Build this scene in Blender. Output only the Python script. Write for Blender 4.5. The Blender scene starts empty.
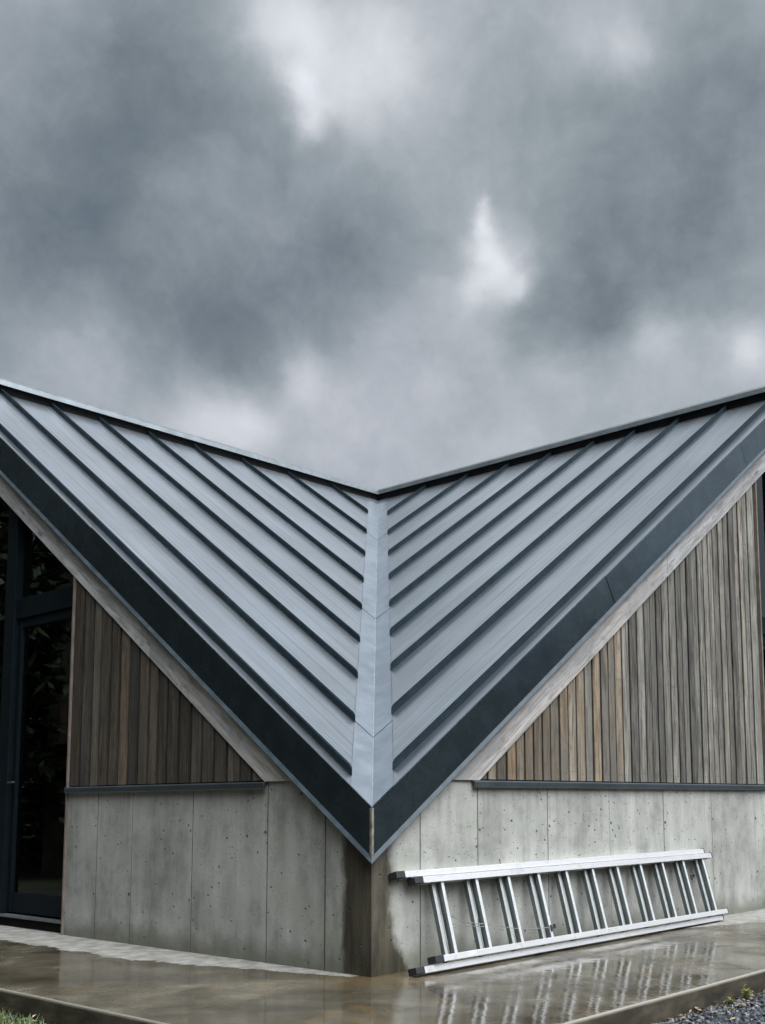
import bpy, bmesh, math, random
from mathutils import Vector, Matrix, noise as mnoise
random.seed(7)
S = bpy.context.scene
COL = S.collection
rnd = random.uniform

# ------------------------------------------------------------------ measures (metres)
SLOPE = 0.696          # roof pitch (rise per metre)
OV = 0.047             # eave overhang past the concrete faces
ZR = 0.851             # roof height at the corner
FH = 0.262             # fascia height
ZB = 0.408             # lower line of the rake board at the corner
LM = 5.344             # distance of the ridge from either wall
HW = 1.0               # concrete height
CAM = Vector((-4.0088, -4.0756, 0.8732))
def roof_z(t): return ZR + SLOPE * (t + OV)
SIDES = ('left', 'right')
def P(side, s, out, z):
    """s along the wall, out = metres in front of the wall face"""
    return Vector((-out, s, z)) if side == 'left' else Vector((s, -out, z))

# ------------------------------------------------------------------ object helpers
def link(name, bm, mat, parent=None, smooth=False, bevel=0.0):
    me = bpy.data.meshes.new(name)
    bmesh.ops.recalc_face_normals(bm, faces=bm.faces[:])
    bm.to_mesh(me); bm.free()
    if smooth:
        for p in me.polygons: p.use_smooth = True
    o = bpy.data.objects.new(name, me)
    for m in (mat if isinstance(mat, (list, tuple)) else [mat]): me.materials.append(m)
    COL.objects.link(o)
    if parent is not None: o.parent = parent
    if bevel:
        b = o.modifiers.new('soft_edge', 'BEVEL'); b.width = bevel; b.segments = 2
        b.limit_method = 'ANGLE'; b.angle_limit = math.radians(40); b.harden_normals = False
    return o
def tag(o, label=None, cat=None, group=None, kind=None):
    if label: o['label'] = label
    if cat: o['category'] = cat
    if group: o['group'] = group
    if kind: o['kind'] = kind
    return o
def empty(name, loc=(0, 0, 0), rz=0.0):
    o = bpy.data.objects.new(name, None); COL.objects.link(o)
    o.location = loc; o.rotation_euler = (0, 0, rz); o.empty_display_size = .1
    return o
def extr(bm, pts, vec, mi=0):
    """prism: polygon pts (3D) pushed along vec"""
    vec = Vector(vec)
    a = [bm.verts.new(Vector(p)) for p in pts]
    b = [bm.verts.new(Vector(p) + vec) for p in pts]
    n = len(pts); fs = [bm.faces.new(a), bm.faces.new(b[::-1])]
    for i in range(n):
        j = (i + 1) % n
        fs.append(bm.faces.new((a[i], b[i], b[j], a[j])))
    for f in fs: f.material_index = mi
    return fs
def box(bm, lo, hi, mi=0):
    x0, y0, z0 = lo; x1, y1, z1 = hi
    return extr(bm, [(x0, y0, z0), (x1, y0, z0), (x1, y1, z0), (x0, y1, z0)], (0, 0, z1 - z0), mi)
def sbox(bm, side, s0, s1, o0, o1, z0, z1, mi=0):
    """box in wall coordinates"""
    return extr(bm, [P(side, s0, o0, z0), P(side, s1, o0, z0), P(side, s1, o1, z0), P(side, s0, o1, z0)], (0, 0, z1 - z0), mi)
def tube(bm, pts, r, seg=8, cap=True):
    rings = []
    pts = [Vector(p) for p in pts]
    for i, p in enumerate(pts):
        d = (pts[min(i + 1, len(pts) - 1)] - pts[max(i - 1, 0)]).normalized()
        up = Vector((0, 0, 1)) if abs(d.z) < .9 else Vector((1, 0, 0))
        u = d.cross(up).normalized(); v = u.cross(d)
        rr = r[i] if isinstance(r, (list, tuple)) else r
        rings.append([bm.verts.new(p + (u * math.cos(2 * math.pi * k / seg) + v * math.sin(2 * math.pi * k / seg)) * rr) for k in range(seg)])
    for a, b in zip(rings, rings[1:]):
        for k in range(seg): bm.faces.new((a[k], a[(k + 1) % seg], b[(k + 1) % seg], b[k]))
    if cap: bm.faces.new(rings[0][::-1]); bm.faces.new(rings[-1])

# ------------------------------------------------------------------ node helpers
class NT:
    def __init__(s, tree): s.t = tree; s.n = tree.nodes; s.l = tree.links
    def node(s, typ, **kw):
        n = s.n.new(typ)
        for k, v in kw.items(): setattr(n, k, v)
        return n
    def put(s, sock, v):
        if isinstance(v, bpy.types.NodeSocket): s.l.new(v, sock)
        elif v is not None: sock.default_value = v
    def m(s, op, a, b=None, c=None, clamp=False):
        n = s.node('ShaderNodeMath', operation=op, use_clamp=clamp)
        s.put(n.inputs[0], a)
        if b is not None: s.put(n.inputs[1], b)
        if c is not None: s.put(n.inputs[2], c)
        return n.outputs[0]
    def mix(s, f, a, b, blend='MIX'):
        n = s.node('ShaderNodeMix', data_type='RGBA', blend_type=blend)
        s.put(n.inputs['Factor'], f)
        for k, v in ((6, a), (7, b)):
            if isinstance(v, (tuple, list)) and len(v) == 3: v = (*v, 1)
            s.put(n.inputs[k], v)
        return n.outputs[2]
    def noise(s, vec, scale, detail=4, rough=.55, dist=0.0, out='Fac'):
        n = s.node('ShaderNodeTexNoise'); s.put(n.inputs['Vector'], vec)
        n.inputs['Scale'].default_value = scale; n.inputs['Detail'].default_value = detail
        n.inputs['Roughness'].default_value = rough; n.inputs['Distortion'].default_value = dist
        return n.outputs[out]
    def voro(s, vec, scale, feature='F1', out='Distance', rand=1.0):
        n = s.node('ShaderNodeTexVoronoi', feature=feature); s.put(n.inputs['Vector'], vec)
        n.inputs['Scale'].default_value = scale; n.inputs['Randomness'].default_value = rand
        return n.outputs[out]
    def scale(s, vec, sc):
        n = s.node('ShaderNodeVectorMath', operation='MULTIPLY'); s.put(n.inputs[0], vec); n.inputs[1].default_value = sc
        return n.outputs[0]
    def step(s, v, a, b, lo=0.0, hi=1.0):
        n = s.node('ShaderNodeMapRange', interpolation_type='SMOOTHSTEP'); s.put(n.inputs[0], v)
        for i, x in enumerate((a, b, lo, hi)): s.put(n.inputs[i + 1], x)
        return n.outputs[0]
    def ramp(s, v, stops):
        n = s.node('ShaderNodeValToRGB'); s.put(n.inputs[0], v)
        e = n.color_ramp.elements
        while len(e) < len(stops): e.new(.5)
        for k, (p, c) in enumerate(stops): e[k].position = p; e[k].color = (*c, 1) if len(c) == 3 else c
        return n.outputs[0]
    def bump(s, h, strength=.3, dist=.01, normal=None):
        n = s.node('ShaderNodeBump'); n.inputs['Strength'].default_value = strength
        n.inputs['Distance'].default_value = dist; s.put(n.inputs['Height'], h)
        if normal is not None: s.put(n.inputs['Normal'], normal)
        return n.outputs[0]
def new_mat(name):
    m = bpy.data.materials.new(name); m.use_nodes = True
    t = NT(m.node_tree); t.n.clear()
    out = t.node('ShaderNodeOutputMaterial'); b = t.node('ShaderNodeBsdfPrincipled')
    t.l.new(b.outputs[0], out.inputs[0])
    tc = t.node('ShaderNodeTexCoord'); sp = t.node('ShaderNodeSeparateXYZ'); t.l.new(tc.outputs['Object'], sp.inputs[0])
    return m, t, b, tc.outputs['Object'], sp.outputs
def setb(t, b, **kw):
    for k, v in kw.items():
        k = k.replace('_', ' ')
        if isinstance(v, tuple) and len(v) == 3: v = (*v, 1)
        t.put(b.inputs[k], v)
def simple(name, col, rough=.5, metal=0.0, var=.15, nscale=20, bstr=.1):
    m, t, b, co, _ = new_mat(name)
    n = t.noise(co, nscale, 5)
    c = t.mix(t.step(n, .3, .7), tuple(x * (1 - var) for x in col), tuple(min(1, x * (1 + var)) for x in col))
    setb(t, b, Base_Color=c, Roughness=t.m('ADD', rough - .06, t.m('MULTIPLY', n, .12)), Metallic=metal, Normal=t.bump(n, bstr, .002))
    return m

# --- roof sheet metal; streak axis along the slope
def metal_sheet(name, col, rough, along, metallic=1.0):
    m, t, b, co, xyz = new_mat(name)
    a = {'x': (.6, 26, .6), 'y': (26, .6, .6), 'n': (4, 4, 4)}[along]
    st = t.noise(t.scale(co, a), 1.6, 7, .65)
    big = t.noise(co, 1.3, 4, .6); fine = t.noise(t.scale(co, tuple(v * 3 for v in a)), 2.0, 5, .7)
    sp = t.noise(co, 60, 3, .6)
    v = t.m('ADD', t.m('MULTIPLY', st, .5), t.m('ADD', t.m('MULTIPLY', big, .3), t.m('MULTIPLY', fine, .2)))
    c = t.mix(t.step(v, .36, .64), tuple(x * .84 for x in col), tuple(x * 1.10 for x in col))
    c = t.mix(t.m('MULTIPLY', t.step(sp, .62, .76), .12), c, tuple(x * .7 for x in col))
    # pale mineral run-off trails
    tr = t.noise(t.scale(co, tuple(v * .35 for v in a)), 1.1, 6, .7)
    c = t.mix(t.m('MULTIPLY', t.step(tr, .54, .70), .22), c, tuple(min(1, x * 1.5) for x in col))
    setb(t, b, Base_Color=c, Metallic=metallic, Roughness=t.m('ADD', rough - .06, t.m('MULTIPLY', st, .12)),
         Normal=t.bump(t.m('ADD', t.m('MULTIPLY', big, .6), t.m('MULTIPLY', st, .06)), .16, .02))
    return m
M = {}
ROOFC = (.66, .715, .765)
M['roof_left'] = metal_sheet('zinc_sheet_left', ROOFC, .30, 'y')
M['roof_right'] = metal_sheet('zinc_sheet_right', ROOFC, .30, 'x')
M['flash'] = metal_sheet('zinc_flashing', (.58, .645, .71), .34, 'n')
def low_gloss(name, col, rough, spec):
    m = simple(name, col, rough, 0, .25, 14, .06)
    m.node_tree.nodes['Principled BSDF'].inputs['Specular IOR Level'].default_value = spec
    return m
M['seam'] = low_gloss('shade_toned_seam', (.008, .014, .018), .55, .04)  # seams are zinc as well; the shade on their sides is painted in
M['crease_shade'] = metal_sheet('zinc_crease_shade', (.36, .40, .44), .36, 'n')
M['rib'] = low_gloss('dull_valley_solder', (.15, .18, .21), .6, .3)
M['cap'] = metal_sheet('zinc_cap', (.27, .30, .31), .5, 'n')
M['fascia'] = metal_sheet('shade_toned_fascia', (.095, .13, .15), .27, 'n', .9)  # same metal as the roof, toned darker to paint in its dimmer reflection
M['lip'] = low_gloss('dark_coated_lip', (.034, .048, .057), .5, .25)
M['sill'] = metal_sheet('dark_coated_sill', (.15, .185, .20), .38, 'n', .9)

# --- cast concrete walls
def concrete_wall():
    m, t, b, co, (X, Y, Z) = new_mat('board_formed_concrete')
    n1 = t.noise(co, 1.4, 6, .6); n2 = t.noise(co, 7, 7, .65); n3 = t.noise(t.scale(co, (5, 5, .8)), 1.5, 6, .65)
    grain = t.noise(co, 120, 3, .6)
    v = t.m('ADD', t.m('MULTIPLY', n1, .4), t.m('ADD', t.m('MULTIPLY', n2, .3), t.m('MULTIPLY', n3, .3)))
    c = t.ramp(v, [(.34, (.10, .108, .092)), (.45, (.205, .208, .190)), (.53, (.295, .298, .274)), (.64, (.415, .412, .382))])
    c = t.mix(t.m('MULTIPLY', t.step(grain, .42, .70), .38), c, (.17, .17, .15))
    c = t.mix(t.m('MULTIPLY', t.step(n2, .48, .64), .32), c, (.20, .215, .165))
    # small blow holes
    holes = None
    for sc, th, dens in ((8, .085, .44), (17, .15, .46), (42, .18, .47)):
        d = t.voro(co, sc); gate = t.step(t.noise(co, sc * .33, 2), dens, dens + .05)
        h = t.m('MULTIPLY', t.step(d, th, th * .5), gate)
        holes = h if holes is None else t.m('MAXIMUM', holes, h)
    c = t.mix(t.m('MULTIPLY', holes, .85), c, (.035, .035, .03))
    # vertical run-off streaks from the sill down
    st = t.noise(t.scale(co, (14, 14, .55)), 1.0, 5, .6)
    stm = t.m('MULTIPLY', t.step(st, .52, .70), t.step(Z, .25, .98))
    c = t.mix(t.m('MULTIPLY', stm, .40), c, (.125, .13, .105))
    # splash dirt and algae near the ground
    ns = t.noise(co, 5, 5, .6)
    sp = t.step(t.m('ADD', Z, t.m('MULTIPLY', ns, -.20)), .07, -.09)
    c = t.mix(t.m('MULTIPLY', sp, .75), c, (.085, .088, .06))
    alg = t.m('MULTIPLY', t.step(t.noise(co, 2.2, 5, .6), .5, .64), t.step(t.m('MAXIMUM', X, Y), 1.1, .1))
    c = t.mix(t.m('MULTIPLY', alg, .45), c, (.15, .165, .105))
    # soaked patch running down the corner from the valley
    wob = t.m('MULTIPLY', t.m('SUBTRACT', t.noise(t.scale(co, (1.6, 1.6, 1)), 5.0, 8, .75), .5), .15)
    widen = t.m('MULTIPLY', .15, t.m('EXPONENT', t.m('MULTIPLY', Z, -7.0)))
    edgeR = t.m('ADD', t.m('ADD', .13, widen), wob)
    edgeL = t.m('ADD', .21, wob)
    wetR = t.m('MULTIPLY', t.step(t.m('SUBTRACT', X, edgeR), .03, -.03), t.step(Y, .08, .03))
    wetL = t.m('MULTIPLY', t.step(t.m('SUBTRACT', Y, edgeL), .035, -.035), t.step(X, .08, .03))
    wet = t.m('MAXIMUM', wetR, wetL)
    streak = t.noise(t.scale(co, (9, 9, 1.3)), 1.6, 7, .7)
    wc = t.mix(t.step(streak, .35, .65), (.012, .011, .007), (.042, .036, .022))
    wc = t.mix(t.m('MULTIPLY', wetR, t.m('MULTIPLY', t.m('ADD', .15, t.m('MULTIPLY', t.step(streak, .4, .62), .6)), t.step(Z, .05, .3))), wc, (.080, .071, .048))
    c = t.mix(t.m('MULTIPLY', wet, .93), c, wc)
    setb(t, b, Base_Color=c, Roughness=t.m('SUBTRACT', .82, t.m('MULTIPLY', wet, .38)))
    b.inputs['Specular IOR Level'].default_value = .35
    h = t.m('SUBTRACT', t.m('ADD', t.m('MULTIPLY', n2, .5), t.m('MULTIPLY', grain, .12)), t.m('MULTIPLY', holes, .8))
    setb(t, b, Normal=t.bump(h, .8, .008))
    return m
M['concrete'] = concrete_wall()

# --- wet slab
def slab_mat():
    m, t, b, co, (X, Y, Z) = new_mat('wet_concrete_paving')
    n1 = t.noise(co, 1.6, 6, .62); n2 = t.noise(co, 9, 6, .65); gr = t.noise(co, 150, 3)
    swirl = t.noise(t.scale(co, (1, 1, 1)), 3.2, 6, .62, .6)
    c = t.ramp(t.m('ADD', t.m('MULTIPLY', n1, .45), t.m('MULTIPLY', swirl, .55)),
               [(.36, (.034, .029, .019)), (.48, (.062, .054, .037)), (.57, (.094, .083, .060)), (.67, (.15, .135, .104))])
    c = t.mix(t.m('MULTIPLY', t.step(gr, .5, .7), .2), c, (.07, .058, .04))
    rust = t.m('MULTIPLY', t.step(t.noise(co, 4.0, 5, .6, .8), .56, .66), .28)
    c = t.mix(rust, c, (.17, .105, .035))
    # dry, pale strip that the eaves shelter
    wob = t.m('MULTIPLY', t.m('SUBTRACT', t.noise(co, 4.0, 8, .7), .5), .30)
    wL = t.m('MINIMUM', .40, t.m('ADD', .02, t.m('MULTIPLY', Y, .24)))
    dryL = t.m('MULTIPLY', t.step(t.m('ADD', t.m('SUBTRACT', t.m('MULTIPLY', X, -1), wL), wob), .02, -.02), t.step(Y, .06, .14))
    wR = t.m('MULTIPLY', t.m('SUBTRACT', X, 2.45), .40)
    dryR = t.m('MULTIPLY', t.step(t.m('ADD', t.m('SUBTRACT', t.m('MULTIPLY', Y, -1), wR), wob), .02, -.02), t.step(X, 2.3, 2.6))
    dry = t.m('MAXIMUM', t.m('MULTIPLY', dryL, t.step(X, .3, .2)), t.m('MULTIPLY', dryR, t.step(Y, .3, .2)))
    dc = t.mix(t.step(n2, .35, .65), (.14, .136, .12), (.25, .245, .222))
    dc = t.mix(t.m('MULTIPLY', t.step(gr, .5, .7), .35), dc, (.2, .19, .165))
    # stain at the foot of the corner
    cd = t.m('SQRT', t.m('ADD', t.m('MULTIPLY', X, X), t.m('MULTIPLY', Y, Y)))
    c = t.mix(t.m('MULTIPLY', t.step(t.m('ADD', cd, t.m('MULTIPLY', wob, 2.5)), .45, .1), .55), c, (.105, .072, .03))
    c = t.mix(dry, c, dc)
    # saw cut across the right hand path
    cut = t.m('MULTIPLY', t.step(t.m('ABSOLUTE', t.m('SUBTRACT', X, 1.95)), .007, .004), 0.0)
    pud = t.noise(co, 1.1, 4, .55, .5)
    rw = t.m('ADD', .07, t.m('MULTIPLY', t.step(t.m('ADD', pud, t.m('MULTIPLY', n2, .3)), .60, .82), .30))
    rw = t.m('ADD', rw, t.m('MULTIPLY', t.step(n2, .5, .7), .10))
    r = t.m('ADD', t.m('MULTIPLY', rw, t.m('SUBTRACT', 1, dry)), t.m('MULTIPLY', .85, dry))
    ripple = t.noise(t.scale(co, (1, 1, 1)), 16, 3, .5); rp2 = t.noise(co, 4.5, 3, .5)
    h = t.m('ADD', t.m('MULTIPLY', ripple, .4), t.m('MULTIPLY', rp2, .6))
    nb = t.bump(h, .16, .012)
    nb = t.bump(t.m('MULTIPLY', t.m('ADD', gr, t.m('MULTIPLY', n2, 2)), t.m('ADD', t.m('MULTIPLY', dry, 1), t.m('MULTIPLY', t.step(pud, .45, .65), .10))), .35, .003, nb)
    setb(t, b, Base_Color=c, Roughness=r, Normal=nb, IOR=1.45)
    cw = t.m('MULTIPLY', t.m('SUBTRACT', 1, dry), .15)
    setb(t, b, Coat_Weight=cw, Coat_Roughness=.05, Coat_IOR=1.33, Coat_Normal=t.bump(h, .09, .012))
    return m
M['slab'] = slab_mat()
def slab_side():
    m, t, b, co, (X, Y, Z) = new_mat('damp_slab_edge')
    n = t.noise(t.scale(co, (1, 1, 2.5)), 6, 6, .65)
    c = t.ramp(n, [(.35, (.012, .010, .006)), (.55, (.034, .029, .018)), (.7, (.058, .050, .034))])
    top = t.step(Z, -.018, -.004)
    c = t.mix(t.m('MULTIPLY', top, .8), c, (.26, .245, .20))
    setb(t, b, Base_Color=c, Roughness=.6, Normal=t.bump(n, .5, .008))
    return m
M['slab_side'] = slab_side()

# --- weathered timber; colour attribute 'tone' carries each board's own tone, tint and offset
def timber(name, grey, warm, dark, vertical=True, knots=.5):
    m, t, b, co, xyz = new_mat(name)
    at = t.node('ShaderNodeAttribute', attribute_name='tone'); sa = t.node('ShaderNodeSeparateColor'); t.l.new(at.outputs['Color'], sa.inputs[0])
    tone, tint, off = sa.outputs
    ofs = t.node('ShaderNodeCombineXYZ'); t.put(ofs.inputs[2], t.m('MULTIPLY', off, 37.0)); t.put(ofs.inputs[0], t.m('MULTIPLY', off, 11.0))
    uv = t.node('ShaderNodeUVMap'); uv.uv_map = 'grain'      # u across the board, v along it (metres)
    va = t.node('ShaderNodeVectorMath', operation='ADD'); t.l.new(uv.outputs[0], va.inputs[0]); t.l.new(ofs.outputs[0], va.inputs[1])
    co = va.outputs[0]
    g = t.noise(t.scale(co, (26, 2.4, 1)), 1.0, 8, .75, .6)
    g2 = t.noise(t.scale(co, (90, 3.2, 1)), 1.0, 5, .7)
    bl = t.noise(t.scale(co, (3, 1.2, 1)), 1.2, 6, .62)
    blot = t.noise(t.scale(co, (7, 4, 1)), 2.0, 6, .7)
    base = t.mix(tint, grey, warm)
    dk = t.mix(tint, dark, tuple(x * y * 2.2 for x, y in zip(dark, (1.2, .9, .65))))
    c = t.mix(t.step(t.m('ADD', t.m('MULTIPLY', g, .6), t.m('MULTIPLY', g2, .4)), .40, .58), dk, base)
    c = t.mix(t.m('MULTIPLY', t.step(bl, .48, .66), .65), c, tuple(x * .55 for x in grey))
    # boards darken towards their edges and carry tide marks
    eg = t.step(t.noise(t.scale(co, (16, .5, 1)), 1.0, 3, .5), .40, .62)
    c = t.mix(t.m('MULTIPLY', eg, .35), c, tuple(x * .45 for x in grey))
    c = t.mix(t.m('MULTIPLY', t.step(blot, .52, .68), .6), c, tuple(x * .35 for x in grey))
    k = t.voro(t.scale(co, (7, 1.9, 1)), 1.0); kd = t.step(k, .13, .05)
    kg = t.step(t.noise(t.scale(co, (2, .6, 1)), 3.0, 1), .46, .54)
    c = t.mix(t.m('MULTIPLY', t.m('MULTIPLY', kd, kg), knots), c, tuple(x * .5 for x in dark))
    wv = t.node('ShaderNodeUVMap'); wv.uv_map = 'width'; ws = t.node('ShaderNodeSeparateXYZ'); t.l.new(wv.outputs[0], ws.inputs[0])
    de = t.m('ABSOLUTE', t.m('SUBTRACT', ws.outputs[0], .5))
    ed = t.step(t.m('ADD', de, t.m('MULTIPLY', t.noise(t.scale(co, (3, 5, 1)), 2.0, 4), .12)), .43, .58)
    c = t.mix(t.m('MULTIPLY', ed, .75), c, tuple(x * .4 for x in dark))
    mul = t.m('ADD', .40, t.m('MULTIPLY', tone, 1.15))
    cc = t.node('ShaderNodeCombineColor')
    for i in range(3): t.put(cc.inputs[i], mul)
    c = t.mix(1.0, c, cc.outputs[0], 'MULTIPLY')
    setb(t, b, Base_Color=c, Roughness=.78, Normal=t.bump(t.m('ADD', g, t.m('MULTIPLY', g2, .5)), .55, .004))
    b.inputs['Specular IOR Level'].default_value = .3
    return m
M['timber'] = timber('weathered_cladding', (.262, .252, .218), (.235, .165, .095), (.045, .040, .029))
M['board'] = timber('weathered_rake_board', (.36, .362, .356), (.34, .305, .255), (.15, .147, .138), knots=.75)
M['trim'] = simple('jamb_wood', (.13, .105, .085), .7, 0, .25, 9, .2)
M['membrane'] = low_gloss('black_membrane', (.006, .006, .006), .9, .08)
M['joint'] = simple('dirty_joint', (.045, .047, .04), .9, 0, .5, 15)
M['frame'] = simple('dark_frame_paint', (.004, .007, .009), .5, 0, .15, 12, .05)
M['frame'].node_tree.nodes['Principled BSDF'].inputs['Specular IOR Level'].default_value = .07
M['inside'] = simple('dark_interior_paint', (.05, .05, .045), .8)
M['inwood'] = simple('interior_red_wood', (.30, .13, .055), .5, 0, .3, 8)
M['cloth'] = simple('pale_cloth', (.50, .52, .48), .9, 0, .2, 8)
M['alu'] = None
def alu(name, col, rough, met):
    m, t, b, co, _ = new_mat(name)
    st = t.noise(t.scale(co, (1.2, 60, 60)), 1.5, 5, .6); d = t.noise(co, 9, 6, .7); d2 = t.noise(co, 45, 4, .7)
    c = t.mix(t.step(st, .3, .7), tuple(x * .9 for x in col), col)
    c = t.mix(t.m('MULTIPLY', t.step(d, .54, .68), .35), c, (.34, .34, .32))
    c = t.mix(t.m('MULTIPLY', t.step(d2, .60, .72), .35), c, (.22, .22, .20))
    setb(t, b, Base_Color=c, Metallic=met, Roughness=t.m('ADD', rough, t.m('MULTIPLY', d, .15)), Normal=t.bump(st, .1, .001))
    return m
M['alu'] = alu('brushed_aluminium', (.71, .72, .715), .34, .6)
M['alu_rear_shade'] = alu('shaded_rear_aluminium', (.52, .535, .53), .36, .6)  # front of the rear rungs: dimmer light there is put into the colour
M['alu_side_shade'] = alu('shaded_side_aluminium', (.19, .225, .22), .34, .9)  # rung sides: same aluminium, with their shade painted as a darker tone
M['rubber'] = simple('black_rubber', (.014, .015, .017), .55, 0, .2, 40)
M['steel'] = simple('dark_hook_steel', (.05, .05, .055), .45, .6)
M['rope'] = simple('grey_cord', (.16, .16, .15), .9, 0, .3, 80)
def glass():
    m = bpy.data.materials.new('window_glass'); m.use_nodes = True; t = NT(m.node_tree); t.n.clear()
    out = t.node('ShaderNodeOutputMaterial'); tr = t.node('ShaderNodeBsdfTransparent'); gl = t.node('ShaderNodeBsdfGlossy')
    tr.inputs[0].default_value = (.42, .47, .44, 1); gl.inputs['Roughness'].default_value = .015; gl.inputs[0].default_value = (.95, 1, .97, 1)
    fr = t.node('ShaderNodeFresnel'); fr.inputs[0].default_value = 1.5
    tc = t.node('ShaderNodeTexCoord'); n = t.noise(tc.outputs['Object'], 1.1, 2)
    t.put(gl.inputs['Normal'], t.bump(n, .06, .02))
    mx = t.node('ShaderNodeMixShader'); t.put(mx.inputs[0], t.m('MULTIPLY', fr.outputs[0], 1.15, clamp=True))
    t.l.new(tr.outputs[0], mx.inputs[1]); t.l.new(gl.outputs[0], mx.inputs[2]); t.l.new(mx.outputs[0], out.inputs[0])
    return m
M['glass'] = glass()
def ground_mat():
    m, t, b, co, _ = new_mat('gravel_soil')
    v = t.voro(co, 38, out='Color'); n = t.noise(co, .7, 5, .6); vd = t.voro(co, 38)
    sc = t.node('ShaderNodeSeparateColor'); t.l.new(v, sc.inputs[0])
    c = t.mix(sc.outputs[0], (.014, .015, .014), (.05, .05, .046))
    c = t.mix(t.step(n, .45, .6), c, (.045, .055, .022))
    setb(t, b, Base_Color=c, Roughness=.7, Normal=t.bump(t.m('MULTIPLY', vd, -1), .8, .02))
    return m
M['ground'] = ground_mat()
def vc_mat(name, a, b_, rough=.7, trans=False):
    """colour picked per piece through the 'tone' attribute"""
    m, t, b, co, _ = new_mat(name)
    at = t.node('ShaderNodeAttribute', attribute_name='tone')
    sp = t.node('ShaderNodeSeparateColor'); t.l.new(at.outputs['Color'], sp.inputs[0])
    c = t.mix(sp.outputs[0], a, b_)
    n = t.noise(co, 60, 3)
    c = t.mix(t.m('MULTIPLY', t.step(n, .4, .7), .35), c, tuple(x * .5 for x in a))
    setb(t, b, Base_Color=c, Roughness=rough)
    return m
M['stone'] = vc_mat('gravel_stone', (.014, .018, .023), (.085, .097, .108), .4)
M['leaf'] = vc_mat('tree_leaf', (.014, .026, .010), (.045, .075, .028), .6)
M['bark'] = simple('tree_bark', (.06, .05, .038), .85, 0, .3, 6)
M['grass'] = vc_mat('grass_blade', (.035, .065, .018), (.12, .16, .05), .55)
M['weed'] = vc_mat('weed_leaf', (.07, .10, .02), (.26, .27, .06), .5)
M['litter'] = vc_mat('leaf_litter', (.10, .07, .035), (.34, .27, .17), .7)

# ------------------------------------------------------------------ THE GROUND
bm = bmesh.new()
GZ = -.125
R = 400; g = [bm.verts.new((x, y, GZ)) for x, y in ((-R, -R), (R, -R), (R, R), (-R, R))]
bm.faces.new(g)
tag(link('ground', bm, M['ground']), kind='structure')

SX, SY = -1.335, -1.435          # slab edges
bm = bmesh.new()
# sheet with a slightly worn, wavy arris; L-shaped apron round the corner of the house
def apron(bm):
    outer = []
    N = 160
    far = 12.0
    for i in range(N + 1):                       # left arm, far -> corner
        y = far + (SY - far) * i / N
        outer.append(Vector((SX + .006 * mnoise.noise(Vector((0, y * 3, 1))), y, 0)))
    for i in range(1, N + 1):
        x = SX + (far - SX) * i / N
        outer.append(Vector((x, SY + .006 * mnoise.noise(Vector((x * 3, 0, 5))), 0)))
    top = [bm.verts.new(p) for p in outer]
    c = bm.verts.new((.4, .4, 0)); e1 = bm.verts.new((.4, far, 0)); e2 = bm.verts.new((far, .4, 0))
    k = N
    for i in range(len(top) - 1):
        if i < k: f = bm.faces.new((top[i], top[i + 1], c)) if i else bm.faces.new((top[0], top[1], c, e1))
        else: f = bm.faces.new((top[i], top[i + 1], c)) if i < len(top) - 2 else bm.faces.new((top[i], top[i + 1], e2, c))
        f.material_index = 0
    # rounded edge and side
    prev = top
    for (dz, dout) in ((-.006, .004), (-.016, .006), (-.13, .006), (-.3, .006)):
        row = []
        for i, p in enumerate(outer):
            ox = -dout if i <= k else 0; oy = -dout if i >= k else 0
            row.append(bm.verts.new(p + Vector((ox, oy, dz))))
        for i in range(len(row) - 1):
            f = bm.faces.new((prev[i], prev[i + 1], row[i + 1], row[i])); f.material_index = 0 if dz > -.005 else 1
        prev = row
apron(bm)
o = link('paved_apron', bm, [M['slab'], M['slab_side']]); tag(o, kind='structure')

# ------------------------------------------------------------------ THE HOUSE
house = empty('house', (0, 0, 0))
tag(house, 'concrete and timber house under a folded zinc roof with a valley at its corner', 'house')

def tone_layers(bm):
    bm.loops.layers.uv.new('width')
    return bm.loops.layers.float_color.new('tone'), bm.loops.layers.uv.new('grain')
def paint(faces, cl, col, uvl=None, fn=None):
    for f in faces:
        for l in f.loops:
            l[cl] = (*col, 1)
            if uvl is not None: l[uvl].uv = fn(l.vert.co)

END = 7.4     # the walls run on out of the picture
# --- concrete
joints = {'left': [0.0, .354, .834, 1.54, 2.187, 2.602, 2.985], 'right': [0.0, .365, .848, 1.521, 2.215, 2.917, 3.628, 4.353, 4.585]}
def conc_top(s): return min(HW, ZR - .10 + SLOPE * (s + OV))
xb = (HW - ZR + .10) / SLOPE - OV
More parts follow.
